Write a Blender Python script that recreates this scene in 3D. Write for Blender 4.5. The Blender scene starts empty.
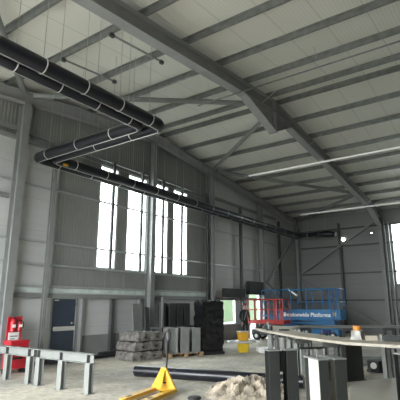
import bpy, math, random
from mathutils import Vector, Matrix, noise
random.seed(7)
S = bpy.context.scene
COL = S.collection
PI = math.pi

# ------------------------------------------------------------ materials
def mat(name, color, rough=.5, metal=0., noise_amt=0., noise_scale=6., spec=.5, bump=0., bump_scale=40., emit=None, estr=0., color2=None, coat=0.):
    m = bpy.data.materials.new(name); m.use_nodes = True
    nt = m.node_tree; b = nt.nodes['Principled BSDF']
    b.inputs['Base Color'].default_value = (*color, 1)
    b.inputs['Roughness'].default_value = rough
    b.inputs['Metallic'].default_value = metal
    b.inputs['Specular IOR Level'].default_value = spec
    if coat: b.inputs['Coat Weight'].default_value = coat
    tc = nt.nodes.new('ShaderNodeTexCoord')
    if noise_amt > 0:
        n = nt.nodes.new('ShaderNodeTexNoise'); n.inputs['Scale'].default_value = noise_scale
        n.inputs['Detail'].default_value = 5
        nt.links.new(tc.outputs['Object'], n.inputs['Vector'])
        r = nt.nodes.new('ShaderNodeValToRGB')
        r.color_ramp.elements[0].position = .3; r.color_ramp.elements[1].position = .7
        c2 = color2 or tuple(c*(1-noise_amt) for c in color)
        r.color_ramp.elements[0].color = (*c2, 1); r.color_ramp.elements[1].color = (*color, 1)
        nt.links.new(n.outputs['Fac'], r.inputs['Fac']); nt.links.new(r.outputs['Color'], b.inputs['Base Color'])
    if bump > 0:
        n2 = nt.nodes.new('ShaderNodeTexNoise'); n2.inputs['Scale'].default_value = bump_scale
        n2.inputs['Detail'].default_value = 4
        nt.links.new(tc.outputs['Object'], n2.inputs['Vector'])
        bp = nt.nodes.new('ShaderNodeBump'); bp.inputs['Strength'].default_value = bump; bp.inputs['Distance'].default_value = .03
        nt.links.new(n2.outputs['Fac'], bp.inputs['Height']); nt.links.new(bp.outputs['Normal'], b.inputs['Normal'])
    if emit:
        b.inputs['Emission Color'].default_value = (*emit, 1); b.inputs['Emission Strength'].default_value = estr
    return m

def striped(name, color, dark, axis, fine, joint, rough=.5, jw=.02, fine_amt=.06, bump=.3, spec=.5):
    """sheet panel: fine profiling lines plus a joint every `joint` metres along world axis"""
    m = mat(name, color, rough, spec=spec); nt = m.node_tree; b = nt.nodes['Principled BSDF']; L = nt.links.new
    tc = nt.nodes.new('ShaderNodeTexCoord'); sp = nt.nodes.new('ShaderNodeSeparateXYZ'); L(tc.outputs['Object'], sp.inputs[0])
    c = sp.outputs[axis]
    def M(op, a, bb=None):
        n = nt.nodes.new('ShaderNodeMath'); n.operation = op
        for i, v in enumerate((a, bb)):
            if v is None: continue
            if isinstance(v, (int, float)): n.inputs[i].default_value = v
            else: L(v, n.inputs[i])
        return n.outputs[0]
    f = M('PINGPONG', M('ADD', c, 50), fine/2); f = M('DIVIDE', f, fine/2)          # 0..1
    f = M('POWER', f, 2.)
    j = M('PINGPONG', M('ADD', c, 50), joint/2); j = M('LESS_THAN', j, jw/2)
    n = nt.nodes.new('ShaderNodeTexNoise'); n.inputs['Scale'].default_value = .7; n.inputs['Detail'].default_value = 4
    L(tc.outputs['Object'], n.inputs['Vector'])
    mx = nt.nodes.new('ShaderNodeMix'); mx.data_type = 'RGBA'
    mx.inputs['A'].default_value = (*color, 1); mx.inputs['B'].default_value = (*dark, 1)
    k = M('ADD', M('MULTIPLY', f, fine_amt), M('MULTIPLY', j, .6)); k = M('ADD', k, M('MULTIPLY', n.outputs['Fac'], .25))
    nn = nt.nodes.new('ShaderNodeClamp'); L(k, nn.inputs[0]); L(nn.outputs[0], mx.inputs['Factor'])
    L(mx.outputs['Result'], b.inputs['Base Color'])
    bp = nt.nodes.new('ShaderNodeBump'); bp.inputs['Strength'].default_value = bump; bp.inputs['Distance'].default_value = .004
    L(M('SUBTRACT', 1., f), bp.inputs['Height']); L(bp.outputs['Normal'], b.inputs['Normal'])
    return m

def floor_mat():
    m = mat('dusty_concrete', (.5, .46, .39), .8); nt = m.node_tree; b = nt.nodes['Principled BSDF']; L = nt.links.new
    tc = nt.nodes.new('ShaderNodeTexCoord')
    n1 = nt.nodes.new('ShaderNodeTexNoise'); n1.inputs['Scale'].default_value = .55; n1.inputs['Detail'].default_value = 8; n1.inputs['Roughness'].default_value = .65
    n2 = nt.nodes.new('ShaderNodeTexNoise'); n2.inputs['Scale'].default_value = 7; n2.inputs['Detail'].default_value = 8; n2.inputs['Roughness'].default_value = .7
    for n in (n1, n2): L(tc.outputs['Object'], n.inputs['Vector'])
    r1 = nt.nodes.new('ShaderNodeValToRGB'); r1.color_ramp.elements[0].position = .38; r1.color_ramp.elements[1].position = .6
    r1.color_ramp.elements[0].color = (.42, .405, .37, 1); r1.color_ramp.elements[1].color = (.70, .655, .55, 1)
    r2 = nt.nodes.new('ShaderNodeValToRGB'); r2.color_ramp.elements[0].position = .33; r2.color_ramp.elements[1].position = .62
    r2.color_ramp.elements[0].color = (.62, .6, .56, 1); r2.color_ramp.elements[1].color = (1, 1, 1, 1)
    L(n1.outputs['Fac'], r1.inputs['Fac']); L(n2.outputs['Fac'], r2.inputs['Fac'])
    mx = nt.nodes.new('ShaderNodeMix'); mx.data_type = 'RGBA'; mx.blend_type = 'MULTIPLY'; mx.inputs['Factor'].default_value = 1
    L(r1.outputs['Color'], mx.inputs['A']); L(r2.outputs['Color'], mx.inputs['B']); L(mx.outputs['Result'], b.inputs['Base Color'])
    bp = nt.nodes.new('ShaderNodeBump'); bp.inputs['Strength'].default_value = .25; bp.inputs['Distance'].default_value = .02
    L(n2.outputs['Fac'], bp.inputs['Height']); L(bp.outputs['Normal'], b.inputs['Normal'])
    return m

def glass_mat():
    m = bpy.data.materials.new('pane_glass'); m.use_nodes = True; nt = m.node_tree; nt.nodes.clear()
    o = nt.nodes.new('ShaderNodeOutputMaterial'); t = nt.nodes.new('ShaderNodeBsdfTransparent'); g = nt.nodes.new('ShaderNodeBsdfGlossy')
    t.inputs[0].default_value = (.93, .96, .95, 1); g.inputs['Roughness'].default_value = .05
    x = nt.nodes.new('ShaderNodeMixShader'); x.inputs[0].default_value = .06
    nt.links.new(t.outputs[0], x.inputs[1]); nt.links.new(g.outputs[0], x.inputs[2]); nt.links.new(x.outputs[0], o.inputs[0])
    return m

M = dict(
    steel=mat('grey_painted_steel', (.24, .247, .243), .5, .0, .18, 3),
    raft=mat('rafter_paint', (.33, .335, .33), .5, 0, .15, 2.5),
    darksteel=mat('dark_steel', (.075, .078, .078), .5, .1, .2, 4),
    purl=mat('purlin_zinc', (.30, .31, .30), .33, .55, .3, 5),
    rail=mat('rail_zinc', (.50, .52, .52), .35, .3, .2, 8),
    galv=mat('galvanised_steel', (.36, .37, .36), .38, .75, .25, 8),
    pale=mat('pale_primer_steel', (.235, .245, .23), .5, .0, .12, 6),
    char=mat('charcoal_primer', (.032, .035, .032), .6, 0, .2, 3),
    litpale=mat('lit_web_pale_bar', (.50, .50, .46), .5, 0, .08, 3),  # on webs: doorway light put into the colour; on push bar: own pale colour
    webpale=mat('grey_primer', (.3, .31, .29), .55, 0, .15, 4),
    roof=striped('roof_liner', (.74, .74, .67), (.45, .45, .41), 'Y', .09, 1.0, .45, .025, .22, .5),
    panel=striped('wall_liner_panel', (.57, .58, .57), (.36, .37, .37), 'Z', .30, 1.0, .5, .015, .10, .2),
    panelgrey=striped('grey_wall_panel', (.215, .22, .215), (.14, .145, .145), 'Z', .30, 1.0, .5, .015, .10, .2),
    corr=mat('grey_corrugated_sheet', (.25, .255, .24), .55, .0, .1, 2),
    dado=mat('concrete_plinth', (.27, .27, .265), .8, 0, .2, 2),
    dirty=mat('pale_flashing', (.78, .87, .83), .35, 0, .25, 5),
    pipe=mat('black_gloss_pipe', (.010, .011, .016), .28, 0, 0, spec=.5),
    rubber=mat('black_rubber', (.014, .014, .014), .6, 0),
    clamp=mat('bright_clamp', (.75, .76, .75), .3, .6),
    wire=mat('wire', (.45, .46, .45), .4, .5),
    floor=floor_mat(), glass=glass_mat(),
    white=mat('white_paint', (.8, .8, .78), .5),
    batten=mat('glow_batten', (.8, .8, .78), .5, emit=(1, .99, .95), estr=.10),  # white batten given a weak emission to raise its brightness
    door=mat('slate_blue_door', (.045, .060, .085), .45, 0, .15, 3),
    red=mat('red_paint', (.50, .018, .03), .35, 0, .15, 6),
    liftred=mat('lift_red', (.45, .035, .03), .45, 0, .2, 5),
    blue=mat('lift_blue', (.018, .155, .36), .45, 0, .2, 4),
    yellow=mat('yellow_paint', (.68, .38, .015), .42, 0, .18, 9),
    binyel=mat('yellow_plastic', (.72, .50, .03), .4), binor=mat('amber_plastic', (.62, .33, .03), .4),
    wood=mat('pallet_wood', (.42, .28, .15), .75, 0, .35, 12),
    cloth=mat('beige_tarpaulin', (.50, .43, .33), .85, 0, .7, 4, bump=.5, bump_scale=25),
    wrap=mat('grey_shrink_wrap', (.27, .255, .235), .22, 0, .65, 7, bump=1.0, bump_scale=14),
    blackwrap=mat('black_wrap', (.008, .008, .009), .22, 0, 0, bump=1., bump_scale=7),
    clear=mat('milky_plastic_sheet', (.55, .54, .50), .3, 0, .4, 8, bump=.5, bump_scale=20),
    beige=mat('dusty_beam_top', (.56, .51, .42), .6, 0, .25, 5),
    stubgrey=mat('stub_grey', (.22, .23, .22), .55, 0, .2, 5),
    skin=mat('skin', (.70, .38, .32), .6), jacket=mat('dark_workwear', (.035, .038, .045), .8),
    hivis=mat('reflective_strip', (.6, .63, .58), .4), helmet=mat('dark_red_hat', (.22, .04, .04), .5),
    orange=mat('orange_plastic', (.65, .26, .04), .5), navy=mat('navy_plastic', (.03, .035, .12), .5),
    led=mat('lamp_face', (1, 1, 1), .5, emit=(1, .97, .92), estr=14.),
    board=mat('pale_board', (.50, .48, .41), .55, 0, .12, 2),
    ext=mat('outside_paving', (.24, .24, .22), .8, 0, .2, 1), hedge=mat('outside_green', (.04, .062, .026), .9, 0, .3, 3),
)

# ------------------------------------------------------------ mesh builder
class MB:
    def __init__(s): s.v = []; s.f = []; s.mi = []; s.cur = 0
    def add(s, vs, fs):
        n = len(s.v); s.v += [tuple(v) for v in vs]; s.f += [tuple(i+n for i in f) for f in fs]; s.mi += [s.cur]*len(fs); return s
    def box(s, x0, x1, y0, y1, z0, z1):
        vs = [(x, y, z) for z in (z0, z1) for y in (y0, y1) for x in (x0, x1)]
        return s.add(vs, [(0,2,3,1), (4,5,7,6), (0,1,5,4), (2,6,7,3), (0,4,6,2), (1,3,7,5)])
    def ext(s, prof, p, q, up=(0,0,1)):
        """closed profile (a,b) swept from p to q; a = sideways, b = along up"""
        p = Vector(p); q = Vector(q); d = (q-p).normalized(); u = Vector(up); a = d.cross(u)
        if a.length < 1e-4: a = d.cross(Vector((1, 0, 0)))
        a.normalize(); b = a.cross(d).normalized(); n = len(prof)
        vs = [p+a*x+b*y for x, y in prof]+[q+a*x+b*y for x, y in prof]
        return s.add(vs, [tuple(range(n)), tuple(range(2*n-1, n-1, -1))]+[(i, i+n, (i+1) % n+n, (i+1) % n) for i in range(n)])
    def bar(s, p, q, w, h, up=(0,0,1)):
        return s.ext([(-w/2,-h/2), (w/2,-h/2), (w/2,h/2), (-w/2,h/2)], p, q, up)
    def isec(s, p, q, w, h, t=.012, up=(0,0,1)):
        a, b = w/2, h/2; k = t/2
        return s.ext([(-a,-b), (a,-b), (a,-b+t), (k,-b+t), (k,b-t), (a,b-t), (a,b), (-a,b), (-a,b-t), (-k,b-t), (-k,-b+t), (-a,-b+t)], p, q, up)
    def zsec(s, p, q, h=.2, w=.065, t=.006):
        b = h/2
        return s.ext([(0,-b), (w,-b), (w,-b+.02), (w-t,-b+.02), (w-t,-b+t), (t,-b+t), (t,b), (-w,b), (-w,b-.02), (-w+t,b-.02), (-w+t,b-t), (0,b-t)], p, q)
    def tube(s, pts, r, n=12, cap=True):
        pts = [Vector(p) for p in pts]; rings = []; k0 = None
        for i, p in enumerate(pts):
            d = (pts[min(i+1, len(pts)-1)]-pts[max(i-1, 0)]).normalized()
            if k0 is None: a = d.cross(Vector((0, 0, 1))); a = a if a.length > .05 else d.cross(Vector((1, 0, 0)))
            else: a = k0-d*k0.dot(d)
            a.normalize(); k0 = a; b = d.cross(a); rr = r[i] if isinstance(r, (list, tuple)) else r
            rings.append([p+a*math.cos(2*PI*j/n)*rr+b*math.sin(2*PI*j/n)*rr for j in range(n)])
        vs = [v for rg in rings for v in rg]; fs = []
        for i in range(len(pts)-1):
            for j in range(n): fs.append((i*n+j, i*n+(j+1) % n, (i+1)*n+(j+1) % n, (i+1)*n+j))
        if cap: fs += [tuple(range(n-1, -1, -1)), tuple((len(pts)-1)*n+j for j in range(n))]
        return s.add(vs, fs)
    def prism(s, poly, z0, z1):
        n = len(poly)
        return s.add([(x, y, z0) for x, y in poly]+[(x, y, z1) for x, y in poly],
                     [tuple(range(n-1, -1, -1)), tuple(range(n, 2*n))]+[(i, (i+1) % n, (i+1) % n+n, i+n) for i in range(n)])
    def prism_y(s, poly, y0, y1):      # poly in (x,z)
        n = len(poly)
        return s.add([(x, y0, z) for x, z in poly]+[(x, y1, z) for x, z in poly],
                     [tuple(range(n)), tuple(range(2*n-1, n-1, -1))]+[(i, i+n, (i+1) % n+n, (i+1) % n) for i in range(n)])
    def build(s, name, m, parent=None, smooth=False, bevel=0., loc=None, rz=0.):
        me = bpy.data.meshes.new(name); me.from_pydata(s.v, [], s.f)
        ms = m if isinstance(m, (list, tuple)) else [m]
        for q in ms: me.materials.append(q)
        if len(ms) > 1:
            for p, i in zip(me.polygons, s.mi): p.material_index = i
        me.update(); me.validate()
        if smooth:
            for p in me.polygons: p.use_smooth = True
            try: me.set_sharp_from_angle(angle=math.radians(40))
            except Exception: pass
        o = bpy.data.objects.new(name, me); COL.objects.link(o)
        if parent: o.parent = parent
        if loc: o.location = loc
        if rz: o.rotation_euler = (0, 0, rz)
        if bevel:
            b = o.modifiers.new('bevel', 'BEVEL'); b.width = bevel; b.segments = 2; b.limit_method = 'ANGLE'
        return o

def tag(o, label=None, cat=None, group=None, kind=None):
    if label: o['label'] = label
    if cat: o['category'] = cat
    if group: o['group'] = group
    if kind: o['kind'] = kind
    return o
def struct(o): o['kind'] = 'structure'; return o
def empty(name, loc, label, cat, group=None, rz=0.):
    o = bpy.data.objects.new(name, None); COL.objects.link(o); o.location = loc; o.rotation_euler = (0, 0, rz)
    o.empty_display_size = .2
    return tag(o, label, cat, group)
def copy_tree(o, parent=None):
    c = o.copy(); COL.objects.link(c)
    if parent: c.parent = parent
    for ch in list(o.children): copy_tree(ch, c)
    return c
ORD = ['first', 'second', 'third', 'fourth', 'fifth', 'sixth', 'seventh', 'eighth', 'ninth', 'tenth', 'eleventh']

# ------------------------------------------------------------ building dimensions
X0, X1, Y0, Y1 = -1.8, 28.25, -16., 11.95      # X1 = far end wall, Y1 = tall wall with the windows (left in the photo)
RX = 13.2
def zp(x): return 8.9-.1*abs(x-RX)              # underside of purlins
FR = 6.2; YF = [FR, FR-5.75*1.0, FR-11.5, FR-17.25]

def wall_grid(mb, axis, c0, c1, u0, u1, z0, z1, ops):
    us = sorted({u0, u1, *[o[0] for o in ops], *[o[1] for o in ops]}); zs = sorted({z0, z1, *[o[2] for o in ops], *[o[3] for o in ops]})
    for i in range(len(us)-1):
        for j in range(len(zs)-1):
            um, zm = (us[i]+us[i+1])/2, (zs[j]+zs[j+1])/2
            if any(o[0] < um < o[1] and o[2] < zm < o[3] for o in ops): continue
            if axis == 'y': mb.box(us[i], us[i+1], c0, c1, zs[j], zs[j+1])
            else: mb.box(c0, c1, us[i], us[i+1], zs[j], zs[j+1])

WT = 6.85
WINS = [(10.39, 11.31), (11.84, 12.94), (13.38, 14.34), (14.72, 15.75)]
LOWW = (18.4, 20.0, .74, 2.05); DWAY = (21.45, 22.65, 0, 2.25); PDOOR = (8.66, 9.68, 0, 1.97)
g = MB(); wall_grid(g, 'y', Y1, Y1+.15, X0-.15, X1+.15, 0, 7.3, [(a, b, 3.0, WT) for a, b in WINS]+[LOWW, DWAY, PDOOR])
g.prism_y([(X0-.15, 7.3), (X1+.15, 7.3), (X1+.15, zp(X1)+.2), (RX, zp(RX)+.2), (X0-.15, zp(X0)+.2)], Y1, Y1+.15)
struct(g.build('wall_left', M['panel']))
EW = (4.45, 5.62, 2.9, 6.6)
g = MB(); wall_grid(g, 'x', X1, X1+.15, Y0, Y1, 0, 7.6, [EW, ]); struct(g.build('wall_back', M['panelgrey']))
# near eave wall behind the camera, with its two big open roller doors
g = MB(); wall_grid(g, 'x', X0-.15, X0, Y0, Y1, 0, 7.6, [(2.2, 11.2, 0, 5.2)]); struct(g.build('wall_front', M['panel']))
g = MB(); g.box(X0, X1, Y0-.15, Y0, 0, 9.1); struct(g.build('wall_right', M['panel']))
g = MB(); t = .12
g.prism_y([(X0-.3, zp(X0-.3)+.2), (RX, zp(RX)+.2), (X1+.3, zp(X1+.3)+.2), (X1+.3, zp(X1+.3)+.2+t), (RX, zp(RX)+.2+t), (X0-.3, zp(X0-.3)+.2+t)], Y0-.3, Y1+.3)
struct(g.build('ceiling', M['roof']))
g = MB(); g.box(X0, X1, Y0, Y1, -.2, 0); struct(g.build('floor', M['floor']))
g = MB(); g.box(-45, X0, -45, 60, -.25, -.02); g.box(X0, 60, Y1, 60, -.25, -.02); g.box(X1, 60, -45, Y1, -.25, -.02); struct(g.build('ground', M['ext']))
g = MB(); g.box(16, 48, 24, 25, 0, 3.2)
tag(g.build('hedge', M['hedge']), 'pale green hedge seen outside through the low window', 'hedge')
# corrugated lining
g = MB()
def corr(x0, x1, z0, z1, follow=False):
    n = max(1, round((x1-x0)/.12)); w = (x1-x0)/n
    for i in range(n):
        a = x0+i*w; zt = (min(zp(a), zp(a+w))+.17) if follow else z1
        g.box(a, a+w, Y1-.012, Y1-.001, z0, zt); g.prism([(a+w*.15, Y1-.012), (a+w*.35, Y1-.021), (a+w*.65, Y1-.021), (a+w*.85, Y1-.012)], z0, zt)
corr(8.6, 17.3, 2.32, 2.98)
for a, b in ((8.6, 10.37), (11.33, 11.82), (12.96, 13.36), (14.36, 14.70), (15.77, 17.3)): corr(a, b, 2.98, WT)
corr(X0+.05, 17.3, WT+.02, 0, True)
struct(g.build('trim_1', M['corr']))
g = MB(); g.box(X0+.02, 8.5, Y1-.025, Y1-.002, 6.72, 6.85); struct(g.build('trim_2', M['corr']))
# concrete plinth
g = MB()
for a, b in ((9.85, 21.4), (22.7, 28.2)): g.box(a, b, Y1-.06, Y1-.002, 0, .72)
g.box(X1-.06, X1-.002, -15.9, Y1-.1, 0, .72)
struct(g.build('baseboard_left', M['dado']))
# pale strip above the door line
g = MB(); g.box(X0+.05, 17.2, Y1-.03, Y1-.002, 2.10, 2.24); struct(g.build('trim_3', M['dirty']))

# windows
def window(n, x0, x1, z0, z1, axis='y'):
    f = MB(); a = .05
    def bx(u0, u1, d0, d1, w0, w1):
        f.box(u0, u1, Y1+d0, Y1+d1, w0, w1) if axis == 'y' else f.box(X1+d0, X1+d1, u0, u1, w0, w1)
    bx(x0, x0+a, .0, .12, z0, z1); bx(x1-a, x1, .0, .12, z0, z1); bx(x0+a, x1-a, .0, .12, z0, z0+a); bx(x0+a, x1-a, .0, .12, z1-a, z1)
    o = struct(f.build('window_%d' % n, M['white'])); o['label'] = 'window'
    del o['label']
    f = MB(); bx(x0+a, x1-a, .05, .07, z0+a, z1-a); f.build('pane', M['glass'], o)
    return o
for i, (a, b) in enumerate(WINS): window(i+1, a, b, 3.0, WT)
w5 = window(5, *LOWW)
f = MB(); f.box(18.66, 18.70, Y1, Y1+.12, .79, 2.0); f.build('mullion', M['steel'], w5)
window(6, EW[0], EW[1], EW[2], EW[3], 'x')

# personnel door
f = MB(); x0, x1, zt = PDOOR[0], PDOOR[1], PDOOR[3]
f.box(x0, x0+.05, Y1-.04, Y1+.1, 0, zt); f.box(x1-.05, x1, Y1-.04, Y1+.1, 0, zt); f.box(x0+.05, x1-.05, Y1-.04, Y1+.1, zt-.05, zt)
d = struct(f.build('door_1', M['steel']))
f = MB(); f.box(x0+.055, x1-.055, Y1+.0, Y1+.05, .01, zt-.055); dl = f.build('door_leaf', M['door'], d, bevel=.004)
f = MB(); f.box(x0+.12, x1-.10, Y1-.10, Y1-.04, .92, 1.05); f.box(x0+.13, x0+.2, Y1-.06, Y1, .94, 1.03); f.box(x1-.2, x1-.13, Y1-.06, Y1, .94, 1.03)
f.build('push_bar', M['litpale'], dl, bevel=.006)
f = MB(); f.box(x1-.2, x1-.15, Y1-.02, Y1, 1.12, 1.17); f.build('lock', M['clamp'], dl)
f = MB(); f.box(x0+.13, x0+.3, Y1-.006, Y1, zt-.12, zt-.09); f.build('sticker', M['white'], dl)
f = MB()
for z in (.25, 1.0, 1.7): f.box(x1-.06, x1-.045, Y1-.03, Y1, z, z+.1)
f.build('hinge', M['darksteel'], dl)

# ------------------------------------------------------------ steel frame
COLX = [6.95, 12.95, 17.3, 22.5]
where = ['leftmost wall column, behind the red fire point', 'wall column standing between the two pairs of tall windows',
         'wall column behind the tall black wrapped pile', 'wall column beside the far doorway and red lift']
for i, x in enumerate(COLX):
    top = zp(x)-.42
    e = empty('steel_column', (x, 11.65, 0), 'grey steel H section '+where[i], 'column', 'columns along the window wall')
    f = MB(); f.isec((0, 0, .02), (0, 0, top), .24, .29, .014, up=(0, 1, 0)); f.build('shaft', M['steel'], e)
    f = MB(); f.box(-.17, .17, -.2, .17, 0, .02)
    for sx in (-.13, .13):
        for sy in (-.17, .15): f.tube([(sx, sy, .02), (sx, sy, .06)], .012, 6)
    f.build('base_plate', M['steel'], e)
    if i in (2, 3):
        for z in (3.6, 2.9):
            f = MB(); f.box(-.2, -.12, -.12, .1, z, z+.06); f.build('cleat', M['galv'], e)
for i, (x, y) in enumerate([(28.05, 11.68), (28.05, 6.2), (28.05, .45), (28.05, -5.3)]):
    top = zp(x)-(.42 if i == 0 else .01)
    lab = ['dark steel H section column in the far corner', 'steel column under the main rafter beside the bright end window', 'steel column under the second rafter, right of the bright end window', 'steel column under the third rafter'][i]
    if i == 3: continue
    e = empty('steel_column', (x, y, 0), lab, 'column', 'columns along the end wall')
    f = MB(); f.isec((0, 0, .02), (0, 0, top), .22, .3, .014, up=(1, 0, 0)); f.build('shaft', M['steel'], e)
    f = MB(); f.box(-.2, .18, -.16, .16, 0, .02); f.build('base_plate', M['steel'], e)

def rafter(y, lab, haunch=True, w=.30, h=.44, x0=X0+.1, x1=27.89):
    e = empty('rafter', (RX, y, zp(RX)-.21), lab, 'roof beam')
    for sx, xe in ((-1, x0), (1, x1)):
        p = (0, 0, 0); q = (xe-RX, 0, zp(xe)-zp(RX))
        f = MB(); f.isec(p, q, w, h-.01, .016); f.build('beam', M['raft'], e)
    if haunch:
        f = MB(); zb = -.21; L = 2.0; D = .78
        for sx, L in ((-1, 2.1), (1, 1.35)):
            f.prism_y([(0, zb-.02), (sx*L, zb-.1*L), (0, zb-D)] if sx < 0 else [(0, zb-.02), (0, zb-D), (sx*L, zb-.1*L)], -.008, .008)
            f.bar((sx*.0, 0, zb-D), (sx*L, 0, zb-.1*L-.01), w, .016)
        f.build('apex_haunch', M['raft'], e)
        f = MB(); f.box(-.015, .015, -w/2-.01, w/2+.01, -1.03, .22)
        for z in (-.9, -.5, -.25, .05):
            for sy in (-.07, .07): f.tube([(-.05, sy, z), (.05, sy, z)], .015, 6)
        f.build('end_plate', M['raft'], e)
        f = MB(); xe = x1-RX
        f.prism_y([(xe-2.4, -.21-.1*(xe-2.4)), (xe, -.21-.1*xe-.48), (xe, -.21-.1*xe)], -.008, .008)
        f.bar((xe-2.4, 0, -.22-.1*(xe-2.4)), (xe, 0, -.22-.1*xe-.48), w, .016)
        f.build('eave_haunch', M['raft'], e)
    return e
rafter(FR, 'large grey main rafter crossing the whole roof with a triangular apex haunch')
rafter(.45, 'second main rafter, nearer the camera and right of the first', True)
rafter(-5.3, 'third main rafter behind the camera', True)
rafter(11.68, 'smaller grey rafter running along the top of the window wall', False, .24, .38)

# purlins
PX = [-.1, 1.5, 3.1, 4.72, 6.33, 7.97, 9.6, 11.22, 12.86, 13.56, 15.08, 16.65, 18.33, 19.98, 21.6, 23.2, 24.8, 26.4, 27.8]
nl = sum(1 for x in PX if x < RX)
for i, x in enumerate(PX):
    if x < 2.5: continue
    k = (nl-1-i) if x < RX else (i-nl)
    f = MB(); z = zp(x)+.115; f.zsec((x, Y0+.05, z), (x, Y1-.05, z), .165, .06)
    o = f.build('purlin', M['purl'])
    tag(o, '%s galvanised roof purlin %s the apex haunch' % (ORD[k], 'left of' if x < RX else 'right of'), 'purlin', 'roof purlins')
# cleats are parts of the rafters
# roof bracing
def brace(p, q, lab, r=.085, name='roof_brace', cat='brace', m='steel'):
    f = MB(); f.tube([p, q], r, 12); tag(f.build(name, M[m], None, True), lab, cat)
def bz(x): return zp(x)-.12
brace((17.35, 11.55, bz(17.35)), (13.6, 6.4, bz(13.6)), 'grey tube brace from third wall column up to the apex haunch')
brace((7.1, 11.55, bz(7.1)), (12.9, 6.4, bz(12.9)), 'grey tube brace running left from apex haunch behind the black pipes')
brace((17.6, 11.55, bz(17.6)), (23.8, 6.4, bz(23.8)), 'grey tube brace from third wall column to the right half of main rafter')
brace((6.8, 11.55, bz(6.8)), (2.4, 6.4, bz(2.4)), 'grey tube brace at top left above the leftmost wall column')
brace((27.8, 11.5, bz(27.8)), (24.0, 6.4, bz(24.0)), 'grey tube brace in the far roof corner')
# wall bracing
def flat(p, q, w, h, lab, name, m='steel', up=(0, 0, 1)):
    f = MB(); f.bar(p, q, w, h, up); tag(f.build(name, M[m]), lab, 'brace')
flat((22.7, 11.5, 2.85), (27.9, 11.5, 6.75), .08, .13, 'diagonal brace rising to the far corner on the window wall', 'wall_brace')
flat((22.7, 11.5, 3.0), (27.9, 11.5, .35), .08, .13, 'diagonal brace falling to the far corner behind the blue lift', 'wall_brace')
flat((27.9, 11.5, 3.7), (27.9, 6.4, 6.85), .08, .13, 'diagonal brace on end wall rising to the right under the main rafter', 'wall_brace')
flat((27.85, 11.5, 3.3), (27.85, 6.4, .3), .08, .13, 'diagonal brace on end wall falling right behind the blue lift', 'wall_brace')
# sheeting rails
rows = [(2.0, .13, .1, 'lowest rail over the door head'), (2.29, .05, .06, 'thin rail just above the pale strip'), (2.95, .06, .08, 'rail forming the sill line of the tall windows'),
        (3.66, .06, .07, 'rail crossing the lower part of the tall windows'), (5.4, .06, .07, 'rail crossing the upper part of the tall windows'), (7.05, .14, .1, 'highest rail near the roof')]
for z, h, d, lab in rows:
    f = MB(); x1 = 17.2 if z in (2.95, 2.29) else (25.0 if z > 7 else 28.1)
    f.box(X0+.1, x1, Y1-.06-d, Y1-.06, z-h/2, z+h/2); f.box(X0+.1, x1, Y1-.075-d, Y1-.06-d, z-h/2, z-h/2+.02)
    ro = f.build('sheeting_rail', M['rail' if h < .1 else 'steel'])
    tag(ro, 'long steel rail on the window wall, '+lab, 'rail', 'rails on the window wall')
    if z == 2.95:
        for x in (9.75, 10.75, 11.7, 13.9, 14.6, 15.5, 16.4):
            f = MB(); f.tube([(x, 11.83, 2.32), (x, 11.83, 2.91)], .012, 6); f.build('sag_rod', M['galv'], ro, True)
f = MB(); f.box(X0+.1, 6.82, Y1-.15, Y1-.06, 4.82, 4.95)
tag(f.build('sheeting_rail', M['steel']), 'short horizontal rail left of the leftmost wall column', 'rail')
f = MB(); f.box(X0+.1, 8.4, Y1-.15, Y1-.06, 6.7, 6.82)
tag(f.build('sheeting_rail', M['steel']), 'short dark rail high left under the corrugated lining', 'rail')
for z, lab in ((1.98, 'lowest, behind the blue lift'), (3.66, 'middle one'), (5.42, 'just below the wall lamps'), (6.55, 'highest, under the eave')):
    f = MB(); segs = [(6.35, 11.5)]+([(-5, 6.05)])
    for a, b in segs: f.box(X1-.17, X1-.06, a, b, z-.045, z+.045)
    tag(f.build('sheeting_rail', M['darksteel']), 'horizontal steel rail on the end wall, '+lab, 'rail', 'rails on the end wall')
# secondary posts
for x, z0, z1, w, lab in ((8.22, 0, 7.0, .12, 'dark steel post left of the blue door, rising to the roof'), (9.78, 0, 1.93, .07, 'slim post at the right edge of the blue door'),
                       (11.15, 0, 1.93, .14, 'short post midway between blue door and leaning panel'), (12.55, 0, 1.93, .1, 'short post just left of the window column base'),
                       (17.05, .72, 6.9, .07, 'thin dark vertical pipe beside third wall column'), (20.25, .0, 7.0, .16, 'dark post right of the low window'), (25.1, 0, 6.9, .16, 'dark post in the last bay before the far corner')):
    f = MB(); yy = Y1-.075 if z1 > 2 else Y1-.11
    if z1 > 2: f.isec((x, 11.69, z0), (x, 11.69, min(z1, zp(x)-.4)), w, .12, .012, up=(0, 1, 0))
    else: f.box(x-w/2, x+w/2, Y1-.19, Y1-.07, z0, z1)
    tag(f.build('wall_post', M['darksteel' if x not in (9.78, 12.55, 8.22) else 'steel']), lab, 'post')
f = MB(); f.isec((27.98, 8.75, 0), (27.98, 8.75, 6.9), .14, .14, .012, up=(1, 0, 0)); tag(f.build('wall_post', M['darksteel']), 'slim dark post in the middle of the end wall', 'post')
for y in (5.95, 5.72):
    f = MB(); f.box(27.9, 28.04, y-.03, y+.03, 0, 6.9)
    tag(f.build('wall_post', M['steel']), 'upright steel strip %s left edge of the bright end window' % ('well outside the' if y > 5.8 else 'right against the'), 'post')
# posts standing in front of each tall window
for i, x in enumerate((10.83, 12.39, 13.72, 15.03)):
    f = MB(); f.box(x-.05, x+.05, 11.66, 11.74, 2.98, 7.0)
    tag(f.build('window_post', M['darksteel']), 'slim dark upright in front of the %s tall window from the left' % ORD[i], 'post', 'uprights in front of the tall windows')
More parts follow.
